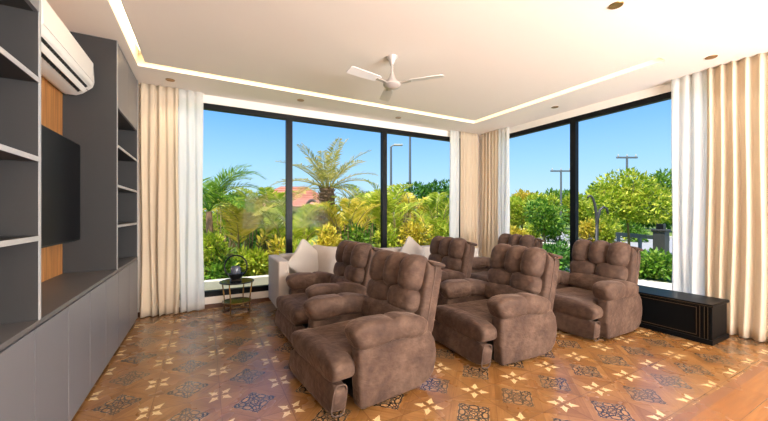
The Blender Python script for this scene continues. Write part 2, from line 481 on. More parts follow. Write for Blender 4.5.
# ------------------------------------------------------------------ cabinets on the left
XF = -.72
tag(MB().box(XL, XL+.02, 2.27, 3.9, .77, CEIL).build('trim_1', 'niche_wood'), kind='structure')
ct = MB().box(XL, XF-.002, .2, 4.98, .745, .77).build('countertop', 'grey_top', bevel=.002)
tag(ct, 'long grey countertop running on top of the low grey cabinets', 'countertop')
seen = [1.76, 2.20, 2.65, 3.07, 3.50, 3.95, 4.45, 4.97]
names = ['low grey cabinet at the lower left corner of the picture, below the near open shelves', 'low grey cabinet just right of the near shelves, below the left end of the niche',
         'low grey cabinet below the left half of the television', 'low grey cabinet below the right half of the television',
         'low grey cabinet just before the tall grey side panel', 'low grey cabinet below the near half of the far shelf tower',
         'low grey cabinet at the far end, touching the left curtain']
def base_unit(y0, y1, label):
    t = thing('base_cabinet', label, 'cabinet', (XF, (y0+y1)/2, 0), 0, 'low grey cabinets along the left wall')
    hw = (y1-y0)/2-.0015
    MB().box(XL-XF, -.022, -hw, hw, .05, .744).build('body', 'vent_dark', t)
    MB().box(XL-XF, -.05, -hw, hw, 0, .05).build('toe_kick', 'grey_lam', t)
    MB().box(-.02, 0, -hw+.002, hw-.002, .03, .738).build('door', 'grey_door', t)
    return t
for i in range(len(seen)-1): base_unit(seen[i], seen[i+1], names[i])

def shelf_tower(name, label, y0, y1, shelves):
    t = thing(name, label, 'shelving', (XF, y0, .77), 0)
    L = y1-y0; D = XL-XF; T = CEIL-.77-.002
    MB().box(D, D+.015, .02, L-.02, .001, T).build('back_panel', 'grey_lam', t)
    for a in (0, L-.022):
        p = MB().box(D, -.004, a, a+.022, .001, T).build('side_panel', 'grey_lam', t)
        MB().box(-.004, 0, a, a+.022, .001, T).build('edge_band', 'edge', p)
    for z in shelves:
        p = MB().box(D+.015, -.004, .022, L-.022, z-.77-.012, z-.77+.012).build('shelf', 'grey_lam', t)
        MB().box(-.004, 0, .022, L-.022, z-.77-.012, z-.77+.012).build('edge_band', 'edge', p)
    p = MB().box(D+.015, -.02, .022, L-.022, 2.29-.77, 2.31-.77).build('bottom_panel', 'grey_lam', t)
    n = 2
    for i in range(n):
        a = .022+(L-.044)*i/n; b = .022+(L-.044)*(i+1)/n
        MB().box(-.02, -.001, a+.0015, b-.0015, 2.29-.77+.001, T-.01).build('door', 'grey_door', t)
    return t
shelf_tower('shelf_unit', 'tall dark grey open shelves with pale front edges at the left picture edge', .95, 2.27, (1.175, 1.565, 1.955))
shelf_tower('shelf_unit', 'far dark grey shelf tower with wide side panel, between television and left curtain', 3.9, 4.97, (1.175, 1.555, 1.93))

# television
tv = thing('television', 'black flat television mounted in the wooden niche', 'television', (-.95, 3.06, 1.485))
MB().box(-.035, -.004, -.72, .72, -.42, .405).build('casing', 'tv_black', tv, bevel=.004)
MB().box(-.004, 0, -.71, .71, -.405, .395).build('screen', 'tv_screen', tv)
mb = MB().box(-.15, -.12, -.22, .22, -.16, .16).box(-.13, -.03, -.05, .05, -.05, .05)
mb.build('wall_bracket', 'black_metal', tv)

# air conditioner
ac = thing('air_conditioner', 'white split air conditioner high on the wooden niche above the television', 'air conditioner', (XL+.02, 3.29, 2.33))
prof = [(0, .02), (0, .33), (.17, .33), (.205, .318), (.222, .29), (.23, .12), (.22, .085), (.15, .02), (.11, 0), (.03, 0)]
MB().prism(prof, -.545, .545).build('casing', 'white_plastic', ac, bevel=.008, smooth=30)
fp = MB().prism([(.2225, .3), (.2265, .3), (.2345, .125), (.2305, .125)], -.53, .53).build('front_panel', 'white_plastic', ac, bevel=.0015)
MB().prism([(.2365, .095), (.2215, .108), (.228, .0855), (.2315, .088)], -.52, .52)
MB().box(.2335, .2355, .49, .497, .18, .26).build('display', 'edge', ac)
v = MB().prism([(.205, .0695), (.142, .0105), (.139, .0135), (.202, .0725)], -.46, .46); v.build('air_outlet', 'vent_dark', ac)
for k in range(18):
    y = -.43+.86*k/17
    MB().prism([(.203, .066), (.146, .0125), (.144, .004), (.206, .062)], y-.003, y+.003).build('louver', 'vent_dark', ac)
MB().prism([(.197, .046), (.174, .012), (.168, .014), (.191, .050)], -.455, .455).build('air_flap', 'white_plastic', ac)
MB().lathe([(0, -.002), (.007, -.002), (.007, .002), (0, .002)], 0, 0, 12, mat=Matrix.Translation((.19, .505, .052)) @ Matrix.Rotation(math.radians(45), 4, 'Y')).build('indicator', 'vent_dark', ac)

# ------------------------------------------------------------------ downlights
def downlight(x, y, label):
    t = thing('downlight', label, 'ceiling light', (x, y, CEIL), 0)
    MB().lathe([(.034, -.004), (.047, -.006), (.05, 0), (.034, 0)], seg=24).build('trim_ring', 'brass', t, smooth=40)
    MB().lathe([(0, -.002), (.033, -.0025), (.033, -.001)], seg=20).build('lamp', 'lamp_glow', t)
    ld = bpy.data.lights.new('downlight_lamp', 'SPOT'); ld.energy = 12; ld.color = (1, .88, .72); ld.spot_size = math.radians(110); ld.spot_blend = .7
    ld.shadow_soft_size = .05
    lo = bpy.data.objects.new('downlight_lamp', ld); C.objects.link(lo); lo.location = (x, y, CEIL-.02)
    return t
downlight(2.80, 1.40, 'small round downlight at the top picture edge, right of the fan')
downlight(4.60, 1.40, 'small round downlight in the ceiling just above the right curtain')
downlight(4.68, 3.19, 'small round downlight above the mullion of the right window')
downlight(-.37, 4.75, 'small round downlight above the left curtain')
downlight(1.20, 4.72, 'small round downlight above the left mullion of the back window')
downlight(2.87, 4.80, 'small round downlight above the right pane of the back window')

# ------------------------------------------------------------------ ceiling fan
fan = thing('ceiling_fan', 'white three-bladed ceiling fan hanging from the ceiling', 'fan', (1.70, 2.97, CEIL))
MB().lathe([(.0, 0), (.062, 0), (.058, -.012), (.03, -.05), (.02, -.085), (.0125, -.09)], seg=24).build('ceiling_canopy', 'fan_metal', fan, smooth=50)
MB().lathe([(.0125, -.06), (.0125, -.2)], seg=16).build('downrod', 'fan_metal', fan, smooth=50)
MB().lathe([(.0, -.17), (.018, -.17), (.03, -.2), (.05, -.24), (.052, -.252), (.082, -.262), (.092, -.275), (.092, -.292), (.075, -.312), (.03, -.325), (0, -.327)], seg=32).build('motor_housing', 'fan_metal', fan, smooth=40)
for k, an in enumerate((math.radians(-49), math.radians(71), math.radians(191))):
    R = Matrix.Rotation(an, 4, 'Z')
    MB().prism([(.08, -.277), (.2, -.272), (.2, -.277), (.08, -.284)], -.022, .022, mat=R).build('blade_bracket', 'fan_metal', fan, bevel=.002)
    T = R @ Matrix.Translation((0, 0, -.268)) @ Matrix.Rotation(math.radians(10), 4, 'X')
    pts = [(.165, -.035), (.2, -.05), (.38, -.06), (.51, -.058), (.53, -.045), (.53, .043), (.51, .056), (.38, .054), (.2, .05), (.165, .035)]
    n = len(pts)
    vs = [(x, y, -.004) for x, y in pts]+[(x, y, .002) for x, y in pts]
    fs = [tuple(range(n-1, -1, -1)), tuple(range(n, 2*n))]+[(i, (i+1) % n, (i+1) % n+n, i+n) for i in range(n)]
    MB().add(vs, fs, 0, T).build('blade', 'fan_white', fan)

# ------------------------------------------------------------------ curtains
def curtain(label, axis, s0, s1, pos, mat, seed, amp=.038, lam=.095, flare=.0, z1=CEIL-.004, name='curtain', dirn=1, group=None):
    rnd = random.Random(seed)
    L = abs(s1-s0); ns = max(24, int(L/.011)); nz = 26
    ph = [0.0]
    for i in range(ns): ph.append(ph[-1]+2*PI*(L/ns)/(lam*(.75+.5*rnd.random())))
    # smooth jitter
    lobes = [(rnd.uniform(.3, 1), rnd.uniform(0, 6.28), rnd.uniform(.8, 2.2)) for _ in range(4)]
    vs = []; fs = []
    for j in range(nz+1):
        q = j/nz; z = .012+(z1-.012)*q
        for i in range(ns+1):
            t = i/ns
            a = amp*(.62+.38*min(1, (1-q)*1.6))*(.8+.35*math.sin(lobes[0][2]*6*t+lobes[0][1]))
            d = a*math.sin(ph[i])+a*.35*math.sin(2*ph[i]+lobes[1][1]+1.3*q)
            d += flare*(1-q)**2*(.6+.4*math.sin(9*t+lobes[2][1]))
            sh = .018*math.sin(5*q+lobes[3][1]+7*t)*(1-q)
            s = s0+(s1-s0)*t+sh
            off = pos-dirn*d
            vs.append((s, off, z) if axis == 'x' else (off, s, z))
    for j in range(nz):
        for i in range(ns): fs.append((j*(ns+1)+i, j*(ns+1)+i+1, (j+1)*(ns+1)+i+1, (j+1)*(ns+1)+i))
    o = MB().add(vs, fs).build(name, mat, smooth='all')
    sd = o.modifiers.new('thickness', 'SOLIDIFY'); sd.thickness = .003
    return tag(o, label, 'curtain')
curtain('beige drape hanging beside the grey shelf tower', 'x', -.70, -.30, 5.02, 'drape', 1)
curtain('white sheer curtain at the left edge of the back window', 'x', -.30, -.02, 5.03, 'sheer', 2, .03, .1, name='sheer_curtain')
curtain('white sheer curtain at the right edge of the back window', 'x', 4.17, 4.42, 5.03, 'sheer', 3, .025, .09, name='sheer_curtain')
curtain('beige drape of the back window in the far corner', 'x', 4.42, 4.90, 5.02, 'drape', 4, .034, .085)
curtain('beige drape of the right window in the far corner', 'y', 4.98, 4.55, 4.96, 'drape', 5, .03, .085)
curtain('white sheer curtain at the far edge of the right window', 'y', 4.56, 4.31, 4.97, 'sheer', 6, .025, .09, name='sheer_curtain')
curtain('white sheer curtain behind the black chest, at the near edge of the right window', 'y', 1.86, 1.52, 4.95, 'sheer', 7, .03, .11, .02, name='sheer_curtain')
curtain('wide beige drape falling behind the right end of the black chest', 'y', 1.54, .55, 4.935, 'drape', 8, .036, .10, .03)

# ------------------------------------------------------------------ recliners (front faces -x)
def bk(tilt=math.radians(13), bx=.255, bz=.36):
    # back frame: local x = forward normal (-), y = width, z = up along the back
    return Matrix.Translation((bx, 0, bz)) @ Matrix.Rotation(tilt, 4, 'Y')
GRP = 'brown recliners facing the television'
def make_recliner(label):
    t = thing('recliner', label, 'recliner', (0, 0, 0), 0, GRP)
    B = bk()
    MB().box(-.24, .27, -.31, .31, .0, .07).build('base', 'base_black', t, bevel=.01)
    # side bodies
    prof = [(-.29, .022), (-.305, .2), (-.305, .40), (-.27, .45), (.22, .45), (.32, .42), (.37, .35), (.39, .25), (.385, .18), (.36, .10), (.31, .045), (.2, .02)]
    for s in (-1, 1):
        MB().prism(prof, -.425 if s < 0 else .315, -.315 if s < 0 else .425).build('side_panel', 'suede', t, bevel=.024, bseg=3, smooth=35)
    # arm pads: two puffy segments each
    for s in (-1, 1):
        pts = []; rad = []
        N = 64
        for i in range(N+1):
            u = i/N; u = .5-.5*math.cos(PI*u)
            x = .325-.66*u
            e0 = max(0, 1-(max(0, (x-.13)/.195))**2.2)**(1/2.2)          # back end
            e1 = max(0, 1-(max(0, (-.215-x)/.12))**4)**(1/4)           # rounded front end
            k = max(.02, e0*e1)
            dip = 1-.16*math.exp(-((x+.03)/.014)**2)
            full = 1+.10*math.exp(-((x+.2)/.09)**2)-.08*(x > .05)*(x-.05)/.27
            z = .496-.05*max(0, (x-.05)/.27)-.03*max(0, (-.22-x)/.13)**2
            pts.append((x, s*.362, z)); rad.append((.098*k*(1-.4*(1-dip)), .086*k*dip*full))
        MB().sweep(pts, rad, 28, .55).build('armrest', 'suede', t, smooth='all')
    # seat with a wide front roll
    def sink(x, y, z):
        return (x, y, z*(1-.10*math.cos(1.4*x)*math.cos(1.4*y))) if z > 0 else (x, y, z)
    m_ = MB().puff((-.07, 0, .285), (.37, .30, .105), .4, .3, warp=sink, nu=40, nv=18)
    m_.puff((-.385, 0, .285), (.092, .39, .098), .7, .24, nu=44, nv=18)
    m_.build('seat_cushion', 'suede', t, smooth='all')
    R2 = Matrix.Translation((-.425, 0, .118)) @ Matrix.Rotation(math.radians(9), 4, 'Y')
    lr = MB().puff((0, 0, 0), (.052, .395, .102), .5, .18, nu=44, nv=18, mat=R2).build('leg_rest', 'suede', t, smooth='all')
    for s in (-1, 1):
        ring = [R2 @ Vector((.047*math.copysign(abs(math.cos(a))**.5, math.cos(a)), s*.383, .095*math.copysign(abs(math.sin(a))**.5, math.sin(a)))) for a in [2*PI*k/24 for k in range(24)]]
        MB().tube(ring, .0045, 6, closed=True).build('piping', 'suede_pipe', lr, smooth='all')
    # back: shell with piped wings, cushions
    sh = MB().puff((.078, 0, .265), (.088, .355, .315), .24, .2, nu=44, nv=18, mat=B).build('back_shell', 'suede', t, smooth='all')
    for s in (-1, 1):
        MB().tube([B @ Vector((.07, s*.356, z)) for z in (.0, .2, .35, .5, .55)], .0055, 6).build('piping', 'suede_pipe', sh, smooth='all')
    MB().puff((.105, 0, .565), (.078, .365, .026), .6, .2, nu=40, nv=12, mat=B).build('top_roll', 'suede', t, smooth='all')
    def lobe(x, y, z):
        return (x+.30*max(0, z)**2, y*(1-.06*max(0, z)**2), z)
    m_ = MB()
    for y in (-.208, 0, .208): m_.puff((-.035, y, .465), (.112, .11, .15), .62, .95, nu=28, nv=20, mat=B, warp=lobe)
    m_.build('headrest', 'suede', t, smooth='all')
    m_ = MB()
    for y in (-.158, .158): m_.puff((-.035, y, .252), (.095, .162, .097), .6, .7, nu=28, nv=16, mat=B)
    m_.build('lumbar_cushion', 'suede', t, smooth='all')
    MB().puff((-.05, 0, .095), (.09, .31, .1), .6, .3, nu=36, nv=16, mat=B).build('lower_back_cushion', 'suede', t, smooth='all')
    return t
SPOTS = [(1.12, 2.40, 7, 'brown recliner nearest the viewer, in the middle foreground'),
         (1.20, 3.57, 3, 'brown recliner with its back to the white sofa, right of the round side table'),
         (2.49, 2.36, -3, 'brown recliner in the middle of the front row'),
         (2.66, 3.66, 0, 'brown recliner in the back row whose headrest shows just over the nearest recliner'),
         (3.87, 2.28, 0, 'brown recliner beside the black chest, under the right window'),
         (4.0, 3.62, 0, 'brown recliner mostly hidden behind the middle recliner, near the corner curtains')]
r0 = make_recliner(SPOTS[0][3])
r0.location = (SPOTS[0][0], SPOTS[0][1], 0); r0.rotation_euler.z = math.radians(SPOTS[0][2])
for x, y, a, lb in SPOTS[1:]: dup(r0, (x, y, 0), math.radians(a), lb)

# ------------------------------------------------------------------ sofa and its cushions
sf = thing('sofa', 'long white fabric sofa standing along the back window', 'sofa', (2.42, 4.50, 0))
for s in (-1, 1):
    MB().box(s*1.57-.065, s*1.57+.065, -.36, .38, .10, .71).build('armrest', 'sofa', sf, bevel=.02, bseg=3, smooth=40)
MB().box(-1.5, 1.5, -.33, .36, .10, .29).build('base', 'sofa', sf, bevel=.015)
MB().box(-1.5, 1.5, .2, .38, .29, .72).build('backrest', 'sofa', sf, bevel=.03, bseg=3, smooth=40)
for k in range(3):
    MB().puff((-1+k, -.07, .365), (.495, .27, .085), .35, .2, nu=40, nv=14).build('seat_cushion', 'sofa', sf, smooth='all')
for x in (-1.45, 1.45):
    for y in (-.28, .3): MB().box(x-.03, x+.03, y-.03, y+.03, 0, .10).build('leg', 'dark_wood', sf)
def cushion(loc, rot, h, mat, label):
    def pinch(x, y, z):
        k = 1-.10*(abs(x*y))**.5
        e = max(abs(x), abs(y))
        return (x*(1+.10*abs(x*y)), y*(1+.10*abs(x*y)), z*(1-.75*abs(x*y)))
    o = MB().puff((0, 0, 0), (h, h, .085), .8, .22, nu=48, nv=16, warp=pinch).build('throw_cushion', mat, smooth='all')
    o.location = loc; o.rotation_euler = rot
    return tag(o, label, 'cushion')
cushion((1.22, 4.47, .645), (math.radians(72), math.radians(42), math.radians(10)), .215, 'cushion', 'pale throw cushion standing on its corner at the left end of the white sofa')
cushion((1.50, 4.52, .64), (math.radians(72), math.radians(8), math.radians(-8)), .19, 'cushion_grey', 'taupe throw cushion behind the left back recliner, right of the cushion on its corner')
cushion((2.95, 4.50, .655), (math.radians(74), math.radians(40), math.radians(-5)), .19, 'cushion', 'pale throw cushion with its corner up, showing just left of the back row middle recliner')

# ------------------------------------------------------------------ side table and lantern
tb = thing('side_table', 'round dark glass side table on thin brass legs left of the sofa', 'table', (.37, 4.74, 0))
R_ = .205
circ = lambda r, z, n=48: [(r*math.cos(2*PI*k/n), r*math.sin(2*PI*k/n), z) for k in range(n)]
MB().lathe([(0, .400), (.198, .400), (.198, .410), (0, .410)], seg=40).build('tabletop', 'glass_dark', tb, smooth=40)
MB().tube(circ(.203, .405), .009, 8, closed=True).build('rim', 'black_metal', tb, smooth='all')
MB().lathe([(0, .145), (.168, .145), (.168, .153), (0, .153)], seg=40).build('lower_shelf', 'glass_dark', tb, smooth=40)
for k in range(4):
    a = PI/4+k*PI/2+.25
    MB().tube([(.2*math.cos(a), .2*math.sin(a), .40), (.172*math.cos(a), .172*math.sin(a), .2), (.17*math.cos(a), .17*math.sin(a), .01)], .008, 8).build('leg', 'brass', tb, smooth='all')
MB().tube(circ(.173, .149), .007, 8, closed=True).build('shelf_ring', 'brass', tb, smooth='all')
MB().tube(circ(.172, .012), .0095, 8, closed=True).build('foot_ring', 'brass', tb, smooth='all')
ln = thing('candle_lantern', 'black lantern with a ring handle and grey glass cup on the round side table', 'lantern', (.355, 4.73, .412), math.radians(-20))
MB().lathe([(0, 0), (.07, 0), (.075, .008), (.06, .03), (.09, .075), (.095, .1), (.088, .102), (.06, .05), (0, .04)], seg=28).build('bowl', 'black_metal', ln, smooth=40)
MB().lathe([(0, .045), (.055, .05), (.064, .12), (.062, .17), (.045, .195), (.04, .196), (.056, .165), (.058, .12), (.05, .06), (0, .052)], seg=28).build('glass_cup', 'glass_cup', ln, smooth=40)
MB().tube([(.14*math.sin(2*PI*k/48), 0, .19+.145*math.cos(2*PI*k/48)) for k in range(48)], .0095, 8, closed=True).build('ring_handle', 'black_metal', ln, smooth='all')

# ------------------------------------------------------------------ black chest under the right window
ch = thing('chest', 'long low black chest with gold lines below the right window', 'chest', (4.36, 1.32, 0))
W, L, HT = .43, 1.95, .40
MB().box(.012, W-.012, .012, L-.012, .045, HT-.03).build('body', 'black_lacquer', ch, bevel=.004)
MB().box(-.006, W, -.006, L+.006, HT-.03, HT).build('lid', 'black_lacquer', ch, bevel=.008, bseg=3, smooth=40)
MB().box(-.004, W, -.004, L+.004, 0, .05).build('plinth', 'black_lacquer', ch, bevel=.004)
for y in (.0, .06, L-.03, L-.09):
    MB().box(0, .03, y, y+.03, .05, HT-.03).build('corner_post', 'black_lacquer', ch, bevel=.005)
pl = MB()
for y0, y1 in ((.12, L-.12),):
    pl.box(.009, .0118, y0, y1, .07, .075).box(.009, .0118, y0, y1, HT-.055, HT-.05).box(.009, .0118, y0, y0+.004, .07, HT-.05).box(.009, .0118, y1-.004, y1, .07, HT-.05)
pl.box(-.0065, -.005, -.004, L, HT-.018, HT-.014)
pl.box(-.002, .001, .031, .034, .05, HT-.03).box(-.002, .001, .056, .059, .05, HT-.03).box(-.002, .001, .0915, .0945, .05, HT-.03)
pl.build('gold_lining', 'gold_line', ch)

# ------------------------------------------------------------------ outside
GZ = -.12
def at(u, d):                                     # ground point at bearing of column u, at distance d
    l = (u-384)/331*d
    return (d*SN+l*CS, d*CS-l*SN)
tag(MB().box(-60, 90, YB+.25, 110, GZ-.3, GZ).box(XR+.25, 90, -40, YB+.25, GZ-.3, GZ).build('ground', 'soil'), kind='structure')
tag(MB().box(XR+.26, 8.2, -6, YB+1, GZ, GZ+.015).build('ground_paving', 'paving'), kind='structure')
tag(MB().box(13, 22, -30, 34, GZ, GZ+.02).build('ground_road', 'road'), kind='structure')
for x0, x1, lb in ((12.75, 13, 'pale concrete kerb on the near side of the road'), (22, 22.25, 'pale concrete kerb on the far side of the road')):
    tag(MB().box(x0, x1, -30, 34, GZ, GZ+.16).build('kerb', 'concrete', bevel=.02), lb, 'kerb')
tag(MB().box(-4, 1.35, 6.35, 6.5, GZ, .14).build('garden_wall', 'concrete', bevel=.01), 'low white garden wall outside behind the round side table', 'garden wall')

def leaf_quad(mb, p, d, n, L, W, mi=0):
    d = d.normalized(); s = d.cross(n).normalized(); q = s.cross(d)
    a = p; b = p+d*L*.45+s*W*.5-q*W*.12; c_ = p+d*L; e = p+d*L*.45-s*W*.5-q*W*.12; m2 = p+d*L*.5
    o = len(mb.v)
    mb.v += [tuple(a), tuple(b), tuple(c_), tuple(e), tuple(m2)]
    mb.f += [(o, o+1, o+4), (o+1, o+2, o+4), (o+2, o+3, o+4), (o+3, o, o+4)]; mb.mi += [mi]*4

def bush_mesh(seed, rx, ry, rz, n, L, W, lumps=7):
    rnd = random.Random(seed); mb = MB()
    cs = []
    for _ in range(lumps):
        a = rnd.uniform(0, 2*PI); r = rnd.uniform(.2, .6)
        cs.append((Vector((r*math.cos(a)*rx, r*math.sin(a)*ry, rz*rnd.uniform(.35, 1.45))), rnd.uniform(.42, .62)))
    for _ in range(n):
        c_, k = rnd.choice(cs)
        d = Vector((rnd.gauss(0, 1), rnd.gauss(0, 1), rnd.gauss(0, 1))).normalized()
        p = c_+Vector((d.x*rx, d.y*ry, d.z*rz))*k*rnd.uniform(.72, 1.05)
        if p.z < .03: p.z = .03+rnd.random()*.1
        g = (d+Vector((rnd.gauss(0, .6), rnd.gauss(0, .6), rnd.gauss(.1, .6)))).normalized()
        leaf_quad(mb, p, g, Vector((rnd.gauss(0, .4), rnd.gauss(0, .4), 1)), L*rnd.uniform(.7, 1.3), W*rnd.uniform(.7, 1.2))
    return mb
def bush(seed, label, cat, rx, ry, rz, n, L, W, mat, trunk=None, z0=0, name='bush', loc=(0, 0), lumps=7):
    t = thing(name, label, cat, (*loc, GZ))
    mb = bush_mesh(seed, rx, ry, rz, n, L, W, lumps)
    mb.v = [(x, y, z+z0) for x, y, z in mb.v]
    mb.build('foliage', mat, t)
    rnd = random.Random(seed+99); sm = MB()
    if trunk:
        sm.tube([(0, 0, 0), (.04, .02, z0*.5), (-.03, .03, z0), (.02, 0, z0+rz*.9)], [trunk, trunk*.85, trunk*.7, trunk*.25], 8)
        for k in range(6):
            a = rnd.uniform(0, 6.28); z = z0+rz*rnd.uniform(.0, .5)
            sm.tube([(0, 0, z), (rx*.3*math.cos(a), ry*.3*math.sin(a), z+rz*.35), (rx*.6*math.cos(a), ry*.6*math.sin(a), z+rz*.8)], [trunk*.45, trunk*.3, trunk*.1], 6)
        sm.build('trunk', 'stem', t, smooth='all')
    else:
        for k in range(6):
            a = rnd.uniform(0, 6.28)
            sm.tube([(.08*math.cos(a), .08*math.sin(a), 0), (rx*.35*math.cos(a), ry*.35*math.sin(a), rz*.8), (rx*.5*math.cos(a), ry*.5*math.sin(a), rz*1.3)], [.018, .013, .005], 6)
        sm.build('stem', 'stem', t, smooth='all')
    return t
def frond(mb, rb, base, az, el, L, droop, rnd, nl=26, ll=.32, lw=.028, vee=.5, sides=2):
    pts = []; p = Vector(base); e = el
    n = 12
    for i in range(n+1):
        pts.append(p.copy())
        d = Vector((math.cos(az)*math.cos(e), math.sin(az)*math.cos(e), math.sin(e)))
        p += d*L/n; e -= droop/n*(0.6+.8*i/n)
    rb.tube(pts, [.012*(1-.85*i/n)*max(1, L) for i in range(n+1)], 5)
    for k in range(nl):
        q = .14+.86*(k+.5)/nl; i = min(n-1, int(q*n)); fr = q*n-i
        pos = pts[i].lerp(pts[i+1], fr); d = (pts[i+1]-pts[i]).normalized()
        s = d.cross(Vector((0, 0, 1)))
        s = s.normalized() if s.length > 1e-3 else Vector((1, 0, 0))
        up = s.cross(d)
        lm = ll*(math.sin(PI*min(1, .12+q*.86))**.6)*rnd.uniform(.85, 1.15)
        for sg in (-1, 1):
            g = d*rnd.uniform(.55, .8)+s*sg*rnd.uniform(.75, 1)+up*(vee*rnd.uniform(.3, 1)-.1)
            g2 = g.normalized()-Vector((0, 0, .3))
            w = g.cross(up).normalized()*lw*.5
            gm = pos+g.normalized()*lm*.5; ge = pos+g.normalized()*lm*.55+g2.normalized()*lm*.45
            o = len(mb.v)
            mb.v += [tuple(pos), tuple(gm+w), tuple(ge), tuple(gm-w)]
            mb.f += [(o, o+1, o+3), (o+1, o+2, o+3)]; mb.mi += [0, 0]
def palm_clump(seed, label, n, hgt, L, mat, loc, ll=.3, lw=.03, name='areca_palm', spread=.25, el=(1.0, 1.45), droop=(.9, 1.6), nl=24):
    rnd = random.Random(seed); t = thing(name, label, 'palm', (*loc, GZ))
    mb = MB(); rb = MB()
    for k in range(n):
        a = rnd.uniform(0, 6.28); r = spread*rnd.random()**.5
        b = (r*math.cos(a), r*math.sin(a), 0)
        top = (r*1.5*math.cos(a), r*1.5*math.sin(a), hgt*rnd.uniform(.35, 1))
        rb.tube([b, top], [.02, .014], 6)
        frond(mb, rb, top, a+rnd.uniform(-.6, .6), rnd.uniform(*el), L*rnd.uniform(.8, 1.15), rnd.uniform(*droop), rnd, nl, ll, lw)
    mb.build('fronds', mat, t); rb.build('stems', 'stem', t, smooth='all')
    return t

# ---- date palm behind the back window
dp = thing('date_palm', 'tall date palm with a thick rough trunk outside the middle window pane', 'palm', (*at(327, 10), GZ))
rnd = random.Random(5); tk = MB(); zt_ = 2.15
prf = []
for k in range(45):
    z = zt_*k/44; prf.append((.20+.05*math.sin(PI*z/zt_)+(.02 if k % 2 else -.012), z))
tk.lathe(prf, seg=18)
for k in range(130):
    a = k*2.4; z = .1+(zt_-.05)*(k/130); r = .20+.05*math.sin(PI*z/zt_)
    d = Vector((math.cos(a), math.sin(a), 1.1)).normalized(); p = Vector((r*math.cos(a), r*math.sin(a), z)); s = Vector((-math.sin(a), math.cos(a), 0))*.05
    o = len(tk.v); tip = p+d*.12
    tk.v += [tuple(p-s), tuple(p+s), tuple(tip+s*.5), tuple(tip-s*.5), tuple(p-d*.02-Vector((0, 0, .06)))]
    tk.f += [(o, o+1, o+2, o+3), (o, o+3, o+4), (o+1, o+4, o+2), (o+4, o+3, o+2)]; tk.mi += [0]*4
tk.build('trunk', 'trunk', dp)
mb = MB(); rb = MB()
for k in range(24):
    a = k*2.39996+rnd.uniform(-.2, .2); q = (k+.5)/24
    frond(mb, rb, (.1*math.cos(a), .1*math.sin(a), zt_+.02), a, 1.45-1.45*q+rnd.uniform(-.1, .1), rnd.uniform(1.45, 1.8), .7+.6*q, rnd, 34, .34, .03, .55)
mb.build('fronds', 'leaf_date', dp); rb.build('frond_stalks', 'leaf_date', dp, smooth='all')

# ---- arching feather palm at the left
ap = thing('feather_palm', 'green feather palm with tall arching fronds at the left edge of the back window', 'palm', (*at(209, 6.7), GZ))
rnd = random.Random(8); mb = MB(); rb = MB()
MB().tube([(0, 0, 0), (.02, .01, .7), (0, 0, 1.45)], [.09, .075, .06], 10).build('trunk', 'trunk', ap, smooth='all')
for az, el, L, dr in ((-.5, 1.38, 1.6, 2.3), (-.3, 1.1, 1.35, 2.1), (-.1, 1.45, 1.35, 1.5), (.25, 1.3, 1.2, 1.6), (-.7, 1.25, 1.25, 1.5), (1.3, 1.1, 1.2, 1.7), (2.5, 1.2, 1.3, 1.8), (3.4, 1.0, 1.2, 1.8), (4.4, 1.1, 1.3, 1.9), (5.3, .8, 1.1, 1.9), (-.8, .6, 1.1, 1.6)):
    frond(mb, rb, (0, 0, 1.45), az, el, L, dr, rnd, 40, .42, .026, .5)
mb.build('fronds', 'leaf_green', ap); rb.build('frond_stalks', 'leaf_green', ap, smooth='all')

# ---- yellow-green areca clumps and shrubs across the back window
AR = [(222, 8.8, 1.2, 'leaf_lime', 'yellow-green areca palm above the round side table lantern'),
      (246, 7.6, .95, 'leaf_yellow', 'yellowish areca palm in the left pane, midway between curtain and sofa arm'),
      (268, 9.2, 1.2, 'leaf_lime', 'lime areca palm above the left arm of the sofa'),
      (293, 7.8, .85, 'leaf_lime', 'low lime areca palm just right of the left mullion, above the throw cushions'),
      (345, 8.0, .95, 'leaf_yellow', 'yellowish areca palm right of the date palm trunk'),
      (364, 9.6, 1.3, 'leaf_lime', 'lime areca palm left of the right mullion'),
      (391, 8.6, 1.3, 'leaf_lime', 'tall lime areca palm behind the right mullion, below the street lamp'),
      (411, 10.2, 1.25, 'leaf_yellow', 'yellowish areca palm below the tall pole'),
      (436, 9.2, 1.1, 'leaf_lime', 'lime areca palm below the round dark green tree at the right pane')]
for i, (u, d, h, mt, lb) in enumerate(AR):
    palm_clump(40+i, lb, 18, h+.32, .95, mt, at(u, d), .32, .04)
SH = [(207, 6.5, .5, 'leaf_lime', 'low leafy shrub at the foot of the feather palm, beside the left sheer curtain'),
      (228, 6.45, .36, 'leaf_green', 'low leafy shrub directly behind the lantern'),
      (252, 6.6, .42, 'leaf_lime', 'low leafy shrub between the lantern and the sofa arm'),
      (276, 6.9, .55, 'leaf_yellow', 'low yellowish shrub at the foot of the left mullion'),
      (302, 6.8, .55, 'leaf_lime', 'low leafy shrub in front of the date palm trunk'),
      (330, 7.2, .6, 'leaf_yellow', 'low yellowish shrub above the headrest of the left back recliner'),
      (358, 7.5, .6, 'leaf_green', 'low green shrub just left of the right mullion foot'),
      (386, 7.8, .6, 'leaf_lime', 'low leafy shrub above the far throw cushion'),
      (414, 8.0, .62, 'leaf_yellow', 'low yellowish shrub behind the back row middle recliner'),
      (441, 8.1, .6, 'leaf_lime', 'low leafy shrub at the right sheer curtain of the back window')]
for i, (u, d, h, mt, lb) in enumerate(SH):
    bush(80+i, lb, 'shrub', .36, .34, h, 1100, .14, .05, mt, loc=at(u, d), name='shrub')
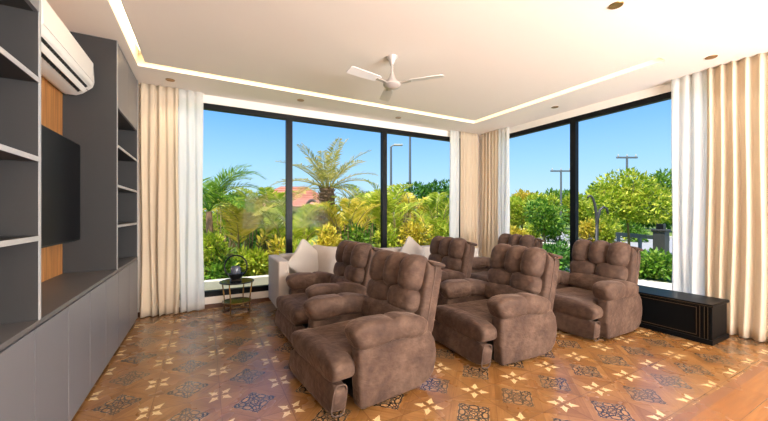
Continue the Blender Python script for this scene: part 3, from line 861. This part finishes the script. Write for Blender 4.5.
MID = [(214, 11, 1.0, 'leaf_green', 'green bush behind the feather palm'),
       (240, 13.5, 1.05, 'leaf_lime', 'lime bush in the left pane below the house roof'),
       (262, 11, .8, 'leaf_dark', 'dark green bush left of the left mullion, in front of the house'),
       (292, 13, .75, 'leaf_lime', 'lime bush in front of the house, left of the date palm'),
       (352, 13, .95, 'leaf_green', 'green bush right of the date palm'),
       (374, 15.5, 1.05, 'leaf_dark', 'dark green bush beside the right mullion'),
       (398, 13, .85, 'leaf_lime', 'lime bush behind the tall pole foot'),
       (440, 13, .85, 'leaf_yellow', 'yellowish bush below the round dark green tree')]
for i, (u, d, h, mt, lb) in enumerate(MID):
    bush(120+i, lb, 'bush', .72, .7, h, 2200, .2, .08, mt, loc=at(u, d))
bush(150, 'round dark green tree in the right pane of the back window', 'tree', 1.9, 1.7, 1.05, 5200, .24, .1, 'leaf_dark', .12, .95, 'tree', at(430, 17), 9)
bush(151, 'green tree behind the house at the left of the back window', 'tree', 1.7, 1.6, 1.3, 4200, .34, .14, 'leaf_green', .14, .9, 'tree', at(238, 33), 9)
bush(152, 'green tree right of the date palm far behind', 'tree', 1.9, 1.7, 1.2, 4200, .34, .14, 'leaf_green', .14, .6, 'tree', at(370, 27), 9)
bush(153, 'dark tree behind the left mullion above the red roof', 'tree', 1.9, 1.8, 1.5, 4200, .34, .14, 'leaf_dark', .14, 1.3, 'tree', at(272, 37), 9)

# ---- house with red roof
hs = thing('house', 'house with a red tiled hip roof beyond the garden, left of the date palm', 'house', (*at(294, 26), GZ), math.radians(-20))
MB().box(-2.9, 2.9, -1.8, 1.8, 0, 1.95).build('wall', 'house_wall', hs)
for x in (-1.7, 0, 1.7):
    MB().box(x-.35, x+.35, -1.83, -1.78, .8, 1.6).build('window', 'vent_dark', hs)
vs = [(-3.5, -2.4, 1.9), (3.5, -2.4, 1.9), (3.5, 2.4, 1.9), (-3.5, 2.4, 1.9), (-1.0, 0, 3.5), (1.0, 0, 3.5)]
MB().add(vs, [(0, 1, 5, 4), (1, 2, 5), (2, 3, 4, 5), (3, 0, 4), (3, 2, 1, 0)]).build('roof', 'roof', hs)

# ---- poles, lamps
def pole(name, label, u, d, top, r):
    x, y = at(u, d); t = thing(name, label, 'pole', (x, y, GZ)); 
    MB().lathe([(r*1.3, 0), (r, .4), (r*.8, top-GZ)], seg=12).build('post', 'steel', t, smooth=40)
    return t
t = pole('street_lamp', 'grey street lamp with a flat head just right of the right mullion', 391, 16, 4.5, .065); t['category'] = 'street lamp'
MB().tube([(0, 0, 4.62), (.08, -.04, 4.68), (.2, -.1, 4.7)], .035, 8).build('lamp_arm', 'steel', t)
MB().box(-.1, .34, -.09, .09, -.03, .05, mat=Matrix.Translation((.2, -.1, 4.70)) @ Matrix.Rotation(-.46, 4, 'Z')).build('lamp_head', 'concrete', t, bevel=.02)
pole('pole', 'tall plain grey pole crossing the whole right pane of the back window', 410, 17, 6.2, .07)
def arc_lamp(label, u, d, hgt, lean, w):
    t = thing('arc_lamp', label, 'garden lamp', (*at(u, d), GZ), -YAW)
    pts = [(0, 0, 0), (0, 0, hgt*.55)]
    for k in range(13):
        a = PI*(1-k/12*.62)
        pts.append((lean*(1+math.cos(a))*.9, 0, hgt*.55+hgt*.45*math.sin(a)))
    MB().tube(pts, [w]*2+[w*(1-.03*k) for k in range(13)], 10).build('post', 'dark_post', t, smooth='all')
    MB().lathe([(w*2.2, 0), (w*2.2, .03), (w, .05)], seg=14).build('foot', 'dark_post', t)
    return t
arc_lamp('dark curved garden lamp post left of the date palm', 303, 9.3, 1.78, .28, .055)
al = arc_lamp('dark curved two-armed garden lamp post right of the right window mullion', 597, 8.5, 1.86, -.2, .038)
MB().tube([(0, 0, 1.05), (.02, 0, 1.3), (.08, 0, 1.5), (.17, 0, 1.58), (.25, 0, 1.52), (.29, 0, 1.38)], [.036, .036, .034, .03, .028, .022], 10).build('arm', 'dark_post', al, smooth='all')
def tpole(label, u, d, top, w):
    t = thing('utility_pole', label, 'pole', (*at(u, d), GZ), -YAW)
    MB().lathe([(.09, 0), (.07, top-GZ)], seg=10).build('post', 'steel', t, smooth=40)
    p = MB().box(-w, w, -.05, .05, top-GZ-.14, top-GZ-.02).build('crossarm', 'steel', t)
    ins = MB()
    for x in (-w*.85, 0, w*.85): ins.lathe([(.04, top-GZ-.02), (.05, top-GZ+.08), (.02, top-GZ+.16)], x, 0, 8)
    ins.build('insulators', 'concrete', p)
    return t
tpole('utility pole with a crossarm above the tree in the right pane', 627, 24, 5.4, .75)
tpole('utility pole with a crossarm just left of the right window mullion', 561, 27, 4.8, .85)

# ---- greenery outside the right window
bush(200, 'slender leafy tree in the right pane below the utility pole', 'tree', 1.45, 1.45, .98, 4200, .18, .075, 'leaf_lime', .045, 1.15, 'tree', at(629, 11), 9)
bush(201, 'small leafy tree left of the right window mullion', 'tree', .75, .75, .7, 1500, .16, .07, 'leaf_green', .04, .7, 'tree', at(545, 11.5), 7)
bush(202, 'low green bush outside behind the black chest, by the near sheer curtain', 'bush', .5, .5, .4, 1300, .12, .06, 'leaf_green', loc=at(650, 7.2))
bush(203, 'low green bush outside between the corner curtain and the right mullion', 'bush', .6, .55, .38, 1400, .13, .06, 'leaf_dark', loc=at(548, 8.2))
FT = [(508, 24, 1.2, 'leaf_lime', 'bushy tree beyond the road at the corner sheer curtain'),
      (522, 29, 1.45, 'leaf_yellow', 'yellowish tree beyond the road in the left pane of the right window'),
      (542, 24, 1.25, 'leaf_lime', 'lime tree beyond the road, left of the far utility pole'),
      (560, 29.5, 1.7, 'leaf_green', 'green tree beyond the road at the far utility pole'),
      (580, 24.5, 1.3, 'leaf_lime', 'lime tree beyond the road behind the arch lamp'),
      (600, 29.5, 1.85, 'leaf_green', 'green tree beyond the road right of the arch lamp'),
      (619, 24.5, 1.35, 'leaf_lime', 'lime tree beyond the road behind the slender tree'),
      (640, 29.5, 2.4, 'leaf_dark', 'dark green tree beyond the road near the right side of the pane'),
      (658, 24.5, 2.1, 'leaf_green', 'tall green tree beyond the road beside the near sheer curtain')]
for i, (u, d, h, mt, lb) in enumerate(FT):
    k = 1.2 if d < 26 else 1.45
    bush(220+i, lb, 'tree', k, k, h, 3600, .34, .15, mt, .12, .35, 'tree', at(u, d), 10)
RB = [(512, 15.5, .5, 'leaf_yellow', 'low yellow flowering bush near the road, at the corner sheer curtain'),
      (530, 16, .5, 'leaf_lime', 'low lime bush near the road, second from the corner sheer curtain'),
      (556, 15.5, .55, 'leaf_green', 'low green bush near the road, just left of the right window mullion'),
      (588, 16, .55, 'leaf_yellow', 'low yellow flowering bush near the road, behind the arch lamp foot'),
      (609, 15.5, .6, 'leaf_lime', 'low lime bush near the road, right of the arch lamp'),
      (632, 16.4, .55, 'leaf_green', 'low green bush near the road, behind the slender tree trunk')]
for i, (u, d, h, mt, lb) in enumerate(RB):
    bush(260+i, lb, 'bush', .62, .62, h, 1500, .17, .08, mt, loc=at(u, d))
# ---- gate pillar
x, y = at(661, 8.6)
gp = thing('gate_pillar', 'dark pillar with a lamp on top outside, beside the near sheer curtain', 'pillar', (x, y, GZ))
MB().box(-.13, .13, -.13, .13, 0, .95).build('shaft', 'dark_post', gp, bevel=.01)
MB().box(-.16, .16, -.16, .16, .95, 1.0).build('cap', 'dark_post', gp, bevel=.01)
MB().box(-.08, .08, -.08, .08, 1.0, 1.14).build('lamp_box', 'black_metal', gp, bevel=.01)
bm_ = thing('barrier', 'grey metal rail barrier outside between the pillar and the slender tree', 'barrier', (*at(640, 11.5), GZ), math.radians(60))
MB().box(-1.2, 1.2, -.03, .03, .55, .68).build('rail', 'steel', bm_)
for x in (-1.1, 0, 1.1): MB().box(x-.04, x+.04, -.04, .04, 0, .55).build('post', 'steel', bm_)

# ------------------------------------------------------------------ light
wd = bpy.data.worlds.new('sky'); S.world = wd; wd.use_nodes = True
nt = wd.node_tree; nt.nodes.clear()
tc = nt.nodes.new('ShaderNodeTexCoord'); sp = nt.nodes.new('ShaderNodeSeparateXYZ'); rp = nt.nodes.new('ShaderNodeValToRGB')
bg = nt.nodes.new('ShaderNodeBackground'); ow = nt.nodes.new('ShaderNodeOutputWorld')
nt.links.new(tc.outputs['Generated'], sp.inputs[0]); nt.links.new(sp.outputs['Z'], rp.inputs['Fac'])
e = rp.color_ramp.elements
e[0].position = 0; e[0].color = (*srgb(200, 228, 246), 1)
e[1].position = .14; e[1].color = (*srgb(158, 208, 248), 1)
x = e.new(.30); x.color = (*srgb(98, 170, 248), 1)
x = e.new(.8); x.color = (*srgb(60, 130, 228), 1)
nt.links.new(rp.outputs[0], bg.inputs[0]); bg.inputs[1].default_value = 1.2
nt.links.new(bg.outputs[0], ow.inputs[0])
sl = bpy.data.lights.new('sun', 'SUN'); sl.energy = 8.0; sl.angle = math.radians(.6); sl.color = (1, .94, .82)
so = bpy.data.objects.new('sun', sl); C.objects.link(so)
so.rotation_euler = Vector((.36, .20, -.9)).to_track_quat('-Z', 'Y').to_euler()
def area(name, loc, d, sx, sy, en, col):
    l = bpy.data.lights.new(name, 'AREA'); l.shape = 'RECTANGLE'; l.size = sx; l.size_y = sy; l.energy = en; l.color = col
    o = bpy.data.objects.new(name, l); C.objects.link(o); o.location = loc
    o.rotation_euler = Vector(d).to_track_quat('-Z', 'Y').to_euler(); return o
area('rear_fill_light', (2.9, YR-.05, 1.35), (-.16, 1, 1.7), 3.2, 2.4, 1000, (.96, .98, 1))  # unseen fill light added behind the camera to brighten ceiling and chairs

# ------------------------------------------------------------------ camera
cd = bpy.data.cameras.new('camera'); cam = bpy.data.objects.new('camera', cd); C.objects.link(cam)
cd.sensor_width = 36; cd.lens = 36*331/768; cd.shift_y = 2.5/768
cam.location = (0, 0, H); cam.rotation_euler = (PI/2, 0, -YAW)
cd.clip_start = .05; cd.clip_end = 300
S.camera = cam
S.view_settings.view_transform = 'Standard'; S.view_settings.look = 'None'
S.view_settings.exposure = .1; S.view_settings.gamma = 1; S.view_settings.use_curve_mapping = False
